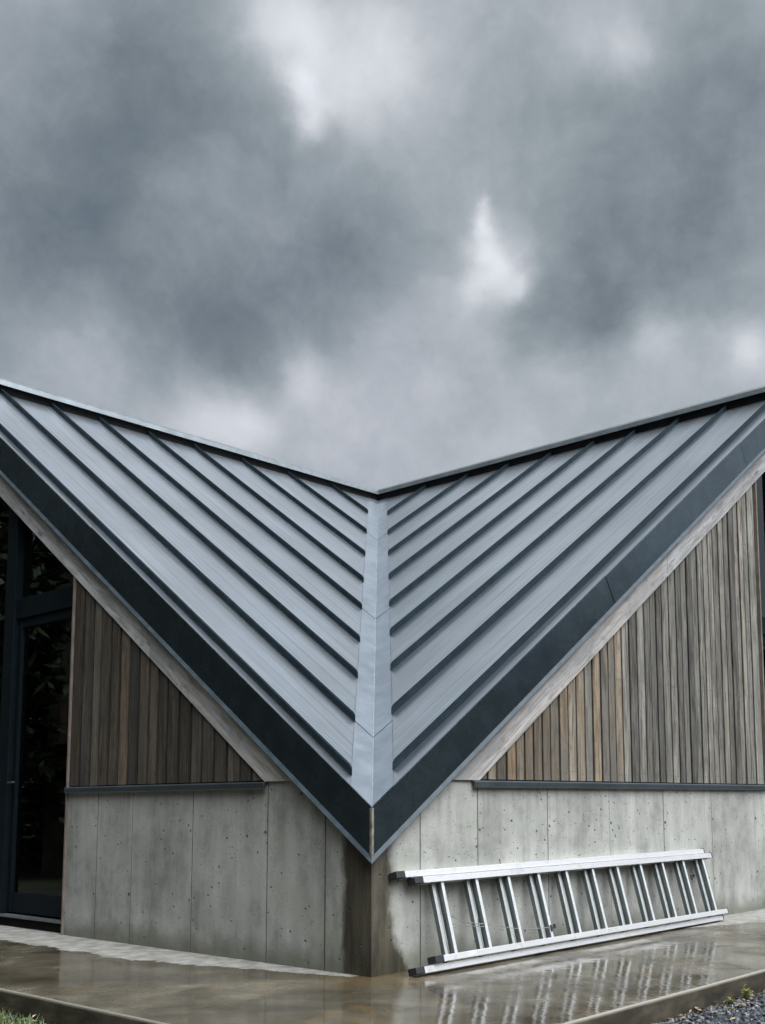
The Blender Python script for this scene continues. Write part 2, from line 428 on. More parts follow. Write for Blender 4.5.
# the corner is cast in one L-shaped piece
bm = bmesh.new()
plan = [(0, 0), (0, .3512), (.2, .3512), (.2, .2), (.3624, .2), (.3624, 0)]
lo_ = [bm.verts.new((x, y, -.02)) for x, y in plan]; hi_ = [bm.verts.new((x, y, conc_top(max(x, y)))) for x, y in plan]
for k in range(6): bm.faces.new((lo_[k], lo_[(k + 1) % 6], hi_[(k + 1) % 6], hi_[k]))
bm.faces.new((hi_[0], hi_[1], hi_[2], hi_[3])); bm.faces.new((hi_[0], hi_[3], hi_[4], hi_[5])); bm.faces.new(lo_)
cw = link('concrete_wall', bm, M['concrete'], house, bevel=.004)
cw['label'] = 'rain soaked cast corner piece of the concrete wall under the valley'
for side in SIDES:
    bm = bmesh.new(); js = joints[side]
    for a, b in list(zip(js, js[1:]))[1:]:
        g1 = .0024 if b != js[-1] else 0
        off = rnd(-.0015, .0015)
        s0, s1 = a + .0024, b - g1
        prof = [(s0, -.02), (s1, -.02), (s1, conc_top(s1))]
        if s0 < xb < s1: prof.append((xb, HW))
        prof.append((s0, conc_top(s0)))
        extr(bm, [P(side, s, off, z) for s, z in prof], P(side, 0, -.20, 0))
    # dirt-filled joints
    for j_ in js[1:-1]:
        extr(bm, [P(side, j_ - .0034, -.0005, -.02), P(side, j_ + .0034, -.0005, -.02), P(side, j_ + .0034, -.0005, conc_top(j_) - .005), P(side, j_ - .0034, -.0005, conc_top(j_) - .005)], P(side, 0, -.1, 0), 1)
    # plugged tie holes
    for j_ in js[2:-1]:
        for z in (.73, .30):
            if random.random() < .25: continue
            zc = z + rnd(-.012, .012); sc_ = j_ + .018; r0 = rnd(.006, .010)
            extr(bm, [P(side, sc_ + r0 * math.cos(k * math.pi / 6), .0022, zc + r0 * 1.1 * math.sin(k * math.pi / 6)) for k in range(12)], P(side, 0, -.012, 0), 1)
    cw = link('concrete_wall', bm, [M['concrete'], M['joint']], house, bevel=0)
    cw['label'] = side + ' run of the board marked concrete wall'

# --- timber cladding, boards of uneven tone
jamb = {'left': 2.985, 'right': 4.55}
for side in SIDES:
    bm = bmesh.new(); cl, uvl = tone_layers(bm)
    s = (HW + .012 - ZB) / SLOPE - .11
    w0 = .118 if side == 'left' else .093
    k = 0
    while s < jamb[side] - .03:
        w = w0 * rnd(.88, 1.1); e = min(s + w, jamb[side])
        if jamb[side] - e < .05: e = jamb[side]
        gap = .0055
        a, b = s + gap, e - gap
        za, zb_ = ZB + SLOPE * a + .06, ZB + SLOPE * b + .06
        if zb_ > HW + .02:
            a2 = max(a, (HW + .012 - .06 - ZB) / SLOPE)
            za = ZB + SLOPE * a2 + .06
            d = rnd(-.0035, .0035); tw = rnd(-.0015, .0015)
            pts = [P(side, a2, d, HW + .008), P(side, b, d + tw, HW + .008), P(side, b, d + tw, zb_), P(side, a2, d, za)]
            fs = extr(bm, pts, P(side, 0, -.022, 0))
            if side == 'right':
                # the first boards by the corner are browner, the rest silvered
                warm = max(0, min(1, rnd(-.15, .45) + (.55 if a < 1.7 else (.25 if a < 2.4 else (-.05 if a < 3 else -.2)))))
                tone = rnd(-.02, .50) * (.85 if a < 1.2 else 1)
            else:
                warm = max(0, min(1, rnd(.15, .7))); tone = rnd(-.16, .20)
            ofs = rnd(0, 1)
            for zn in (HW + .06, HW + .72, HW + 1.36, HW + 2.0):
                zt_ = min(za, zb_) - .08
                if zn < zt_:
                    zz_ = zn + rnd(-.012, .012)
                    for f_n in (.28, .72):
                        sn = a2 + (b - a2) * f_n
                        fs += extr(bm, [P(side, sn + .0042 * math.cos(k_ * math.pi / 3), d + tw + .0022, zz_ + .0042 * math.sin(k_ * math.pi / 3)) for k_ in range(6)], P(side, 0, -.006, 0), 1)
            ax = 1 if side == 'left' else 0
            paint(fs, cl, (tone, warm, ofs), uvl, lambda c: (c[ax], c.z))
            wl_ = bm.loops.layers.uv['width']
            for f in fs:
                for l in f.loops: l[wl_].uv = ((l.vert.co[ax] - a) / (b - a), 0)
        s = e; k += 1
    link('timber_cladding', bm, [M['timber'], M['steel']], house, bevel=.0018)
    # membrane behind the open joints
    bm = bmesh.new()
    s0 = (HW - ZB) / SLOPE - .05; s1 = jamb[side]
    extr(bm, [P(side, s0, -.03, HW + .004), P(side, s1 + .03, -.03, HW + .004), P(side, s1 + .03, -.03, ZB + SLOPE * s1 + .1), P(side, s0, -.03, ZB + SLOPE * s0 + .1)], P(side, 0, -.03, 0))
    link('backing_membrane', bm, M['membrane'], house)
    # folded metal sill between timber and concrete
    bm = bmesh.new()
    se = jamb[side] + (.0 if side == 'left' else .05)
    s0 = .79 if side == 'right' else .835
    prof = [(-.028, HW + .006), (.030, HW - .002), (.034, HW - .006), (.034, HW - .036), (.028, HW - .040), (.024, HW - .036), (.024, HW - .012), (-.028, HW - .004)]
    extr(bm, [P(side, s0, o_, z) for o_, z in prof], P(side, se - s0, 0, 0))
    link('sill_flashing', bm, M['sill'], house, bevel=.0012)
    # wooden jamb at the end of the cladding
    bm = bmesh.new()
    if side == 'left':
        sbox(bm, side, 2.9865, 3.004, -.12, .012, .0, ZB + SLOPE * 2.99 + .04)
    else:
        sbox(bm, side, 4.588, 4.606, -.12, .014, .0, ZB + SLOPE * 4.59 + .04)
        sbox(bm, side, 4.551, 4.587, -.12, -.016, HW + .01, ZB + SLOPE * 4.55 + .04, 1)
    link('door_jamb', bm, [M['trim'], M['membrane']], house, bevel=.0015)

# --- rake boards (weathered boards under the fascia)
for side in SIDES:
    bm = bmesh.new(); cl, uvl = tone_layers(bm)
    top = lambda s: ZR - .06 + SLOPE * (s + OV)
    low = lambda s: ZB + SLOPE * s
    slow = (HW - ZB) / SLOPE; stop_ = (HW - (ZR - .06)) / SLOPE - OV
    brk = [slow, 2.03 if side == 'left' else 3.05, 4.6 if side == 'left' else 5.5, END + .2]
    f_ = math.sqrt(1 + SLOPE ** 2)
    for i, (a, b) in enumerate(zip(brk, brk[1:])):
        a_, b_ = a + (.0015 if i else 0), b - .0015
        tsh = .10 * SLOPE   # board ends are cut square to the slope
        if i == 0: pts = [(a_, HW), (b_, low(b_)), (b_, top(b_)), (max(0.0, stop_), HW)]
        else: pts = [(a_, low(a_)), (b_, low(b_)), (b_, top(b_)), (a_, top(a_))]
        if b > LM: 
            pts = [(s, z) for s, z in pts if s <= LM]
            pts = [(a_, low(a_)), (LM, low(LM)), (LM, top(LM)), (a_, top(a_))]
        if a >= LM: continue
        fs = extr(bm, [P(side, s, .016, z + (.0015 if i == 0 and z == HW else 0)) for s, z in pts], P(side, 0, -.034, 0))
        ax = 1 if side == 'left' else 0
        wl_ = bm.loops.layers.uv['width']
        for f in fs:
            for l in f.loops: l[wl_].uv = (.5, 0)
        paint(fs, cl, (rnd(.40, .48) if side == 'right' else rnd(.72, .80), .03 if i else .2, rnd(0, 1)), uvl,
              lambda c: ((c.z - SLOPE * c[ax]) / f_, (c[ax] + SLOPE * c.z) / f_))
    link('rake_board', bm, M['board'], house, bevel=.002)

# --- fascia, in lapped lengths, with a kicked-out drip edge
fj = {'left': [-OV, 2.74, 5.2, LM], 'right': [-OV, 2.165, 4.262, LM]}
for side in SIDES:
    bm = bmesh.new()
    for i, (a, b) in enumerate(zip(fj[side], fj[side][1:])):
        proud = .0 if i % 2 == 0 else .001
        # square-to-slope ends: lower end of the cut lies further along
        def cut(s, first, last): return (s, s) if first or last else (s - .0, s + FH * SLOPE / (1 + SLOPE ** 2) * .9)
        at, ab = cut(a, i == 0, False); bt, bb = cut(b, False, b == LM)
        g = .007 if b != LM else 0
        sh = OV + proud
        a_t, a_b = (at, ab) if i else (-sh, -sh)
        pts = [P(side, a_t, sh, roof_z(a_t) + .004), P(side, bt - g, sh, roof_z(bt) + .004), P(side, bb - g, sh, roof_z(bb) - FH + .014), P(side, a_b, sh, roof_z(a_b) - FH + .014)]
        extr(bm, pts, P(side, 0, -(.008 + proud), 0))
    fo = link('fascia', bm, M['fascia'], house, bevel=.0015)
    if side == 'left': fo['label'] = 'left dark fascia sheet running down to the corner'
    else: fo['label'] = 'right dark fascia sheet with two lapped joints'
    bm = bmesh.new()
    a, b = -OV - .012, LM
    prof = [(OV + .001, -FH + .017), (OV + .014, -FH - .008), (OV + .011, -FH - .011), (.012, -FH - .004), (.012, -FH + .002), (OV - .004, -FH + .006)]
    extr(bm, [P(side, -o_ if o_ > OV - .01 else -.012, o_, roof_z(-o_ if o_ > OV - .01 else -.012) + z) for o_, z in prof], P(side, b, 0, SLOPE * b))
    link('drip_edge', bm, M['lip'], fo)
# corner cover strip of the fascia
bm = bmesh.new()
q = OV + .004
extr(bm, [(-q, -q, ZR - FH + .004), (-q + .016, -q, ZR - FH + .004), (-q + .016, -q + .003, ZR - FH + .004), (-q + .003, -q + .003, ZR - FH + .004), (-q + .003, -q + .016, ZR - FH + .004), (-q, -q + .016, ZR - FH + .004)], (0, 0, FH - .004))
link('corner_strip', bm, simple('stained_zinc', (.22, .21, .17), .45, .5, .4, 30), house, bevel=.001)

# --- roof: two slopes that fold down into the valley on the diagonal; rear slopes close the building
seams = {'left': [.0465, .527, 1.02, 1.513, 2.06, 2.61, 3.24, 3.89, 4.565], 'right': [.087, .606, 1.12, 1.62, 2.12, 2.68, 3.26, 3.86, 4.52]}
VF = .152
def RP(side, c, l, h=0.0):
    """point on a roof slope: c = across (distance behind the eave wall), l = up the slope direction"""
    z = roof_z(l) + h
    return Vector((c, l, z)) if side == 'left' else Vector((l, c, z))
for side in SIDES:
    cs = [-OV] + seams[side] + [LM - VF]
    bm = bmesh.new()
    dn = Vector((0, 0, -.05))
    for i, (c0, c1) in enumerate(zip(cs, cs[1:])):
        # faint stiffening folds lie flat; thin darker strips paint in their shade
        w = c1 - c0; sub = [c0]
        n_st = 3 if w > .2 else 0
        marks = set()
        for k in range(n_st):
            cc_ = c0 + w * ((k + 1) / (n_st + 1) + rnd(-.03, .03))
            marks.add(len(sub)); sub += [cc_ - .0019, cc_ + .0019]
        sub.append(c1)
        hs = [0] * len(sub)
        # lengthwise cuts give a slight oil-canning
        nl = 26
        rows = []
        for c_, h_ in zip(sub, hs):
            lo = c_ + VF; row = []
            for k in range(nl + 1):
                l_ = lo + (LM - lo) * k / nl
                wv = mnoise.noise(Vector((c_ * 3.1 + i * 7, l_ * 1.3, 3 if side == 'left' else 9))) * .0022
                if c_ in (c0, c1): wv = 0
                row.append(bm.verts.new(RP(side, c_, l_, h_ + wv)))
            rows.append(row)
        for q_, (ra, rb) in enumerate(zip(rows, rows[1:])):
            for k in range(nl): bm.faces.new((ra[k], ra[k + 1], rb[k + 1], rb[k])).material_index = 1 if q_ in marks else 0
    slope = link('roof_slope', bm, [M['roof_' + side], M['crease_shade']], house, smooth=False)
    slope['label'] = side + ' zinc slope falling to the valley' 
    # decking below the sheets
    bm = bmesh.new()
    tri = [RP(side, -OV + .010, -OV + .010, -.006), RP(side, -OV + .010, LM - .01, -.006), RP(side, LM - .01, LM - .01, -.006)]
    extr(bm, tri, (0, 0, -.10))
    link('roof_deck', bm, M['membrane'], house)
    # standing seams
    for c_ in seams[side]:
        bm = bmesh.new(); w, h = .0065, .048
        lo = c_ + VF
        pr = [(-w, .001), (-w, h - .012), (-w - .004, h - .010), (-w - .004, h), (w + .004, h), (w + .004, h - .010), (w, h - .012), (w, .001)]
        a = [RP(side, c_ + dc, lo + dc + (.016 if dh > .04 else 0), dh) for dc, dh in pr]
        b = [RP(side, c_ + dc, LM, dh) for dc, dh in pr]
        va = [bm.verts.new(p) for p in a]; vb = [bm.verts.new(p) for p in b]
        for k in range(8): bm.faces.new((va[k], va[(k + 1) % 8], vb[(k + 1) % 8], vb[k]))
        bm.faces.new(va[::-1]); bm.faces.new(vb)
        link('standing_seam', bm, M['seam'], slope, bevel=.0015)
    # valley flashing in three lapped lengths
    bm = bmesh.new()
    laps = [-OV, .53, 2.07, 3.9, LM]
    for i, (a_, b_) in enumerate(zip(laps, laps[1:])):
        h0, h1 = .0045 + (len(laps) - i) * .0000, .0045
        lift = .004
        def V(c, t, h): return RP(side, c, t, h)
        # quad between the valley line and the pan ends; ends cut along the slope direction of this side
        e = .006
        if i == 0: p0 = [(-OV, -OV), (-OV, -OV + VF + e)]
        else: p0 = [(a_ + .0, a_ + .0), (a_ , a_ + VF + e)]
        p1 = [(b_, b_), (b_, b_ + VF + e)] if b_ < LM else [(LM - VF - e, LM), (LM, LM)][::-1]
        q4 = [p0[0], p0[1], p1[1], p1[0]]
        hh = [lift] * 4
        nf0 = len(bm.faces)
        if i: tube(bm, [RP(side, a_ + .002, a_ + .004, .0045), RP(side, a_, a_ + VF + e, .0045)], .0020, 5)
        bm.faces.ensure_lookup_table()
        for f in bm.faces[nf0:]: f.material_index = 1
        if side == 'right': hh = [x + 0 for x in hh]
        vs = [bm.verts.new(RP(side, c, min(l, LM), h)) for (c, l), h in zip(q4, hh)]
        vd = [bm.verts.new(v.co + Vector((0, 0, -.003))) for v in vs]
        bm.faces.new(vs); bm.faces.new(vd[::-1])
        for k in range(4): bm.faces.new((vs[k], vd[k], vd[(k + 1) % 4], vs[(k + 1) % 4])).material_index = 1
    link('valley_flashing', bm, [M['flash'], M['seam']], house)
# rib pressed into the valley line
bm = bmesh.new()
tube(bm, [(t, t, roof_z(t) + .004) for t in (-OV, .5, 1.5, 3, LM - .03)], .003, 6)
link('valley_rib', bm, M['rib'], house, smooth=True)

# ridge caps
for side in SIDES:
    bm = bmesh.new(); zt = roof_z(LM); d0, d1 = .055, .10
    prof = [(-d0, .056), (-d0, .100), (-d0 + .012, .110), (0.0, .138), (d1, .09), (d1, .04), (d1 - .006, .04), (d1 - .006, .082), (0, .128), (-d0 + .006, .096), (-d0 + .006, .056)]
    # mitre on the diagonal at the far end, open at the eave end
    def Q(c, l, z): return Vector((c, l, z)) if side == 'left' else Vector((l, c, z))
    a = [bm.verts.new(Q(-OV - .01, LM + d, zt + h)) for d, h in prof]
    b = [bm.verts.new(Q(LM + d, LM + d, zt + h)) for d, h in prof]
    n = len(prof)
    for k in range(n): bm.faces.new((a[k], a[(k + 1) % n], b[(k + 1) % n], b[k]))
    bm.faces.new(a)
    cap = link('ridge_cap', bm, M['cap'], house)
    bm = bmesh.new()
    pts = [Q(-OV, LM - .012, zt - .02), Q(LM, LM - .012, zt - .02), Q(LM, LM - .012, zt + .12), Q(-OV, LM - .012, zt + .12)]
    extr(bm, pts, Q(0, .02, 0))
    link('ridge_vent', bm, M['membrane'], cap)
# rear slopes and rear walls (out of the picture, they close the house)
bm = bmesh.new(); E_ = 2 * LM + OV
zt = roof_z(LM); ze = roof_z(-OV)
lft = [(-OV, LM + .01, zt - .002), (LM + .01, LM + .01, zt - .002), (E_, E_, ze), (-OV, E_, ze)]
rgt = [(LM + .01, -OV, zt - .002), (LM + .01, LM + .01, zt - .002), (E_, E_, ze), (E_, -OV, ze)]
for q in (lft, rgt):
    extr(bm, q, (0, 0, -.08))
link('rear_roof_slope', bm, M['roof_left'], house)
bm = bmesh.new()
def wallp(pts, vec): extr(bm, pts, vec)
Bk = 2 * LM - .1
wallp([(.02, LM, 0), (.02, Bk, 0), (.02, Bk, .75), (.02, LM, zt - .2)], (.15, 0, 0))
wallp([(LM, .02, 0), (Bk, .02, 0), (Bk, .02, .75), (LM, .02, zt - .2)], (0, .15, 0))
wallp([(.02, Bk, 0), (Bk, Bk, 0), (Bk, Bk, .75), (.02, Bk, .75)], (0, .15, 0))
wallp([(Bk, .02, 0), (Bk, Bk, 0), (Bk, Bk, .75), (Bk, .02, .75)], (.15, 0, 0))
link('rear_wall', bm, M['concrete'], house)
bm = bmesh.new()
box(bm, (.2, .2, .0), (Bk, Bk, .03)); 
link('interior_floor', bm, M['inside'], house)
bm = bmesh.new()
box(bm, (3.2, 2.6, .03), (3.3, Bk, 2.6)); box(bm, (4.4, 2.4, .03), (Bk, 2.5, 2.6))
link('interior_partition', bm, M['inside'], house)

# --- glazed door and windows beyond the jambs
def glazed(side, s0, s1, transom, mull, z_top):
    """screen of dark frames: door leaf next to the jamb, fixed light beyond, raking light over"""
    dep0, dep1 = -.085, -.145
    door = bmesh.new()
    sbox(door, side, s0 + .004, s0 + .036, dep1, dep0, .095, transom - .03)            # slim stile
    sbox(door, side, mull - .06, mull - .002, dep1, dep0, .095, transom - .03)
    sbox(door, side, s0 + .036, mull - .06, dep1, dep0 - .003, .095, .235)                    # bottom rail
    sbox(door, side, s0 + .036, mull - .06, dep1, dep0 - .003, transom - .10, transom - .03)
    d = link('glazed_door', door, M['frame'], house, bevel=.003)
    g = bmesh.new(); sbox(g, side, s0 + .03, mull - .05, -.118, -.112, .22, transom - .09)
    link('glass_pane', g, M['glass'], d)
    h = bmesh.new()
    tube(h, [P(side, mull - .035, -.083, 1.05), P(side, mull - .035, -.04, 1.05), P(side, mull - .13, -.038, 1.05)], .008, 8)
    link('door_handle', h, M['steel'], d, smooth=True)
    f = bmesh.new()
    sbox(f, side, mull, mull + .15, -.17, -.05, .0, z_top(mull))                        # mullion post
    sbox(f, side, s0, mull, -.16, -.07, transom - .028, transom + .13)                  # transom
    sbox(f, side, mull + .15, s1, -.16, -.075, .0, .16)
    sbox(f, side, s1 - .08, s1, -.16, -.076, .16, z_top(s1 - .1))
    w = link('window_frame', f, M['frame'], house, bevel=.004)
    g = bmesh.new()
    a, b = s0, mull
    extr(g, [P(side, a, -.112, transom + .12), P(side, b, -.112, transom + .12), P(side, b, -.112, z_top(b)), P(side, a, -.112, z_top(a))], P(side, 0, -.006, 0))
    link('glass_pane', g, M['glass'], w)
    g = bmesh.new()
    a, b = mull + .15, s1 - .08
    extr(g, [P(side, a, -.112, .16), P(side, b, -.112, .16), P(side, b, -.112, z_top(b)), P(side, a, -.112, z_top(a))], P(side, 0, -.006, 0))
    link('glass_pane', g, M['glass'], w)
    t = bmesh.new()
    sbox(t, side, s0 + .002, s1, -.17, -.045, .0, .065)
    sbox(t, side, s0 + .002, s1, -.10, -.022, .067, .082, 1)
    link('door_threshold', t, [M['membrane'], M['cap']], house, bevel=.002)
zt_fn = lambda s: min(roof_z(s) - .12, roof_z(LM))
glazed('left', 3.004, LM - .02, 2.33, 3.965, zt_fn)
glazed('right', 4.606, LM - .02, 2.33, 5.12, zt_fn)

# wooden stand and cloth just behind the door glass
def furn(name, loc, rz, label, cat): 
    e = empty(name, loc, rz); tag(e, label, cat); return e
st = furn('wooden_chair', (.75, 4.62, .03), .5, 'reddish wooden chair standing dim behind the glass door', 'chair')
bm = bmesh.new(); box(bm, (-.21, -.21, .42), (.21, .21, .45)); link('seat', bm, M['inwood'], st, bevel=.004)
for x, y, h in ((-.19, -.19, .42), (.19, -.19, .42), (-.19, .19, .86), (.19, .19, .86)):
    bm = bmesh.new(); box(bm, (x - .018, y - .018, 0), (x + .018, y + .018, h)); link('leg', bm, M['inwood'], st, bevel=.003)
bm = bmesh.new()
for z in (.56, .68, .80): box(bm, (-.172, .18, z), (.172, .198, z + .06))
link('backrest', bm, M['inwood'], st, bevel=.003)
cl_ = empty('folded_cloth', (.75, 4.62, .482))
bm = bmesh.new()
for k in range(5):
    w_ = .15 - k * .012
    box(bm, (-w_, -w_ + .01 * k, k * .03), (w_, w_, k * .03 + .026))
cl_mesh = link('folded_cloth', bm, M['cloth'], None, bevel=.01)
bpy.data.objects.remove(cl_)
cl_mesh.name = 'folded_cloth'
cl_mesh.location = (.75, 4.62, .481); cl_mesh.rotation_euler = (0, 0, .4)
tag(cl_mesh, 'pale stack of folded cloth behind the glass door', 'cloth')

# ------------------------------------------------------------------ THE LADDER
lad = empty('extension_ladder', (.05, -.18, 0))
tag(lad, 'aluminium extension ladder lying on its edge and leaning against the concrete wall', 'ladder')
W = .525; th = math.asin(.26)
U = Vector((0, math.sin(th), math.cos(th)))          # up the tilted ladder
Nn = Vector((0, -math.cos(th), math.sin(th)))        # outward
O = Vector((0, -(W * math.sin(th)) - .004 - .0, .001)) - lad.location
def LP(x, t, n): return O + Vector((x, 0, 0)) + U * t + Nn * n
def lbox(bm, x0, x1, t0, t1, n0, n1, skew=0.0):
    pts = [LP(x0, t0, n0), LP(x0, t1, n0), LP(x0, t1, n1), LP(x0, t0, n1)]
    extr(bm, pts, (x1 - x0, 0, 0))
def channel(bm, x0, x1, t0, t1, n0, n1, openup, k=.004):
    """C-section rail: web on the outer side, flanges front and back, lips"""
    if openup: prof = [(t0, n0), (t1, n0), (t1, n0 + k), (t0 + k, n0 + k), (t0 + k, n1 - k), (t1, n1 - k), (t1, n1), (t0, n1)]
    else: prof = [(t1, n0), (t0, n0), (t0, n0 + k), (t1 - k, n0 + k), (t1 - k, n1 - k), (t0, n1 - k), (t0, n1), (t1, n1)]
    extr(bm, [LP(x0, t, n) for t, n in prof], (x1 - x0, 0, 0))
XA0, XA1 = .16, 3.39
XB0, XB1 = .265, 3.425
RT = .033
rails = [('A', XA0, XA1, 0, RT, 0, .058, True), ('A', XA0 - .01, XA1 - .02, W - RT, W, 0, .058, False),
         ('B', XB0 + .03, XB1 + .02, .040, .073, .022, .080, True), ('B', XB0 - .01, XB1, .452, .486, .022, .080, False)]
for nm, x0, x1, t0, t1, n0, n1, up in rails:
    bm = bmesh.new(); channel(bm, x0, x1, t0, t1, n0, n1, up)
    rl = link('rail', bm, M['alu'], lad, bevel=.0015)
    bm = bmesh.new()     # rubber shoe over the near end, thin plug at the far end
    lbox(bm, x0 - .035, x0 + .03, t0 - .001 if t0 > .01 else 0.0, t1 + .003, n0 - .001 if n0 > .01 else 0.0, n1 + .003)
    link('end_cap', bm, M['rubber'], rl, bevel=.004)
    bm = bmesh.new(); lbox(bm, x1 - .001, x1 + .008, t0 - .0 , t1 + .006, n0, n1 + .002)
    link('end_cap', bm, M['rubber'], rl, bevel=.002)
NR = 11
bx = [.445 + (3.31 - .445) * i / (NR - 1) for i in range(NR)]
for i in range(NR):
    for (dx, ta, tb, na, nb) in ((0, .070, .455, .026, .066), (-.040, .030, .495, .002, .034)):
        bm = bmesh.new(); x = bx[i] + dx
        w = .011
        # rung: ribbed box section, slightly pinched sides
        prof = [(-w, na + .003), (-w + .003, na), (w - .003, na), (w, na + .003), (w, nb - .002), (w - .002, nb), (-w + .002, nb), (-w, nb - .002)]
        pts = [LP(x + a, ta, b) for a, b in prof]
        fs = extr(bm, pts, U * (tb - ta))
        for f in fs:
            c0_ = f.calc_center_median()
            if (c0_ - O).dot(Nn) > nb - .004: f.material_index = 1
        link('rung', bm, [M['alu_side_shade'], M['alu'] if dx == 0 else M['alu_rear_shade']], lad)
# rung hooks and cord
for (x, t) in ((1.33, .13), (3.10, .33)):
    bm = bmesh.new()
    lbox(bm, x - .035, x - .022, t - .025, t + .014, .066, .074)
    lbox(bm, x - .035, x + .02, t - .010, t + .002, .0665, .072)
    lbox(bm, x + .012, x + .02, t - .010, t + .016, .055, .0725)
    link('rung_hook', bm, M['steel'], lad, bevel=.002)
bm = bmesh.new()
def sag(a, b, n=10, s=.02):
    return [a.lerp(b, k / n) + Vector((0, 0, -s * math.sin(math.pi * k / n))) for k in range(n + 1)]
tube(bm, sag(LP(.43, .29, .05), LP(.76, .20, .06)), .0028, 6)
tube(bm, sag(LP(.43, .235, .05), LP(.76, .185, .06), s=.006), .0024, 6)
tube(bm, sag(LP(.76, .195, .06), LP(1.30, .13, .07), s=.015), .0024, 6)
link('cord', bm, M['rope'], lad, smooth=True)
bm = bmesh.new()
lbox(bm, .52, .575, .045, .068, .0802, .0808); 
link('sticker', bm, simple('grey_sticker', (.42, .42, .42), .5), lad)
bm = bmesh.new(); lbox(bm, 1.86, 2.0, .046, .067, .0802, .0808)
link('sticker', bm, simple('worn_sticker', (.36, .37, .36), .5), lad)

# ------------------------------------------------------------------ GRAVEL, WEEDS, GRASS, LITTER
def lump(bm, cl, c, r, tone):
    m_ = Matrix.Translation(c) @ Matrix.Rotation(rnd(0, 6.28), 4, 'Z') @ Matrix.Rotation(rnd(0, 6.28), 4, 'X') @ Matrix.Diagonal((r * rnd(.8, 1.5), r * rnd(.7, 1.1), r * rnd(.5, .85), 1))
    res = bmesh.ops.create_icosphere(bm, subdivisions=1, radius=1, matrix=m_)
    fs = set()
    for v in res['verts']:
        v.co += Vector((rnd(-1, 1), rnd(-1, 1), rnd(-1, 1))) * r * .22
        fs.update(v.link_faces)
    for f in fs:
        for l in f.loops: l[cl] = (tone, tone, tone, 1)
bm = bmesh.new(); cl = bm.loops.layers.float_color.new('tone')
for k in range(5200):
    if k % 8: x, y = rnd(.0, 3.2), SY - .012 - abs(random.gauss(0, .24)) - .02
    else: x, y = SX - .03 - abs(random.gauss(0, .2)), rnd(.3, 3.0)
    r = rnd(.005, .016)
    dist = abs(y - SY) if y < SY else abs(SX - x)
    lump(bm, cl, Vector((x, y, GZ + r * .4 + .018 * max(0, 1 - dist * 5) * rnd(0, 1.5))), r, random.random() ** 1.6)
tag(link('gravel', bm, M['stone']), 'blue grey gravel beside the edge of the wet slab', 'gravel', kind='stuff')

def blade(bm, cl, base, h, lean, w, tone, seg=3):
    d = Vector((math.cos(lean[0]), math.sin(lean[0]), 0)); side = d.cross(Vector((0, 0, 1))) * w
    prev = None
    for k in range(seg + 1):
        t = k / seg
        c = base + Vector((0, 0, h * t * (1 - .25 * lean[1] * t))) + d * h * lean[1] * t * t
        ww = side * (1 - t) ** .7 if t < 1 else side * .02
        cur = (bm.verts.new(c - ww), bm.verts.new(c + ww))
        if prev:
            f = bm.faces.new((prev[0], prev[1], cur[1], cur[0]))
            for l in f.loops: l[cl] = (tone, tone, tone, 1)
        prev = cur
def leafq(bm, cl, c, d, up, L, w, tone):
    side = d.cross(up).normalized() * w
    p = [c, c + d * L * .5 + side + up * L * .06, c + d * L - up * L * .08, c + d * L * .5 - side + up * L * .06]
    f = bm.faces.new([bm.verts.new(q) for q in p])
    for l in f.loops: l[cl] = (tone, tone, tone, 1)
bm = bmesh.new(); cl = bm.loops.layers.float_color.new('tone')
for k in range(2600):
    y = rnd(.35, 1.9) ; x = SX - .06 - abs(random.gauss(0, .16))
    if mnoise.noise(Vector((x * 4, y * 4, 0))) < -.12: continue
    blade(bm, cl, Vector((x, y, GZ)), rnd(.02, .085), (rnd(0, 6.28), rnd(.2, .9)), rnd(.0012, .0035), random.random())
for k in range(160):
    x = rnd(.4, 2.2); y = SY - .03 - abs(random.gauss(0, .1))
    blade(bm, cl, Vector((x, y, GZ)), rnd(.015, .05), (rnd(0, 6.28), rnd(.3, 1.0)), rnd(.001, .003), random.random())
tag(link('grass', bm, M['grass']), 'short wet grass growing along the foot of the slab', 'grass', kind='stuff')

bm = bmesh.new(); cl = bm.loops.layers.float_color.new('tone')
for k in range(700):
    if k % 3: x, y = rnd(.1, 2.3), SY - .015 - abs(random.gauss(0, .07))
    else: x, y = SX - .02 - abs(random.gauss(0, .1)), rnd(.2, 1.9)
    a = rnd(0, 6.28)
    leafq(bm, cl, Vector((x, y, GZ + rnd(.004, .035))), Vector((math.cos(a), math.sin(a), rnd(-.15, .4))).normalized(), Vector((rnd(-.3, .3), rnd(-.3, .3), 1)).normalized(), rnd(.012, .05), rnd(.002, .010), random.random())
tag(link('leaf_litter', bm, M['litter']), 'scattered dead leaves and stalks lying on the gravel', 'leaf litter', kind='stuff')

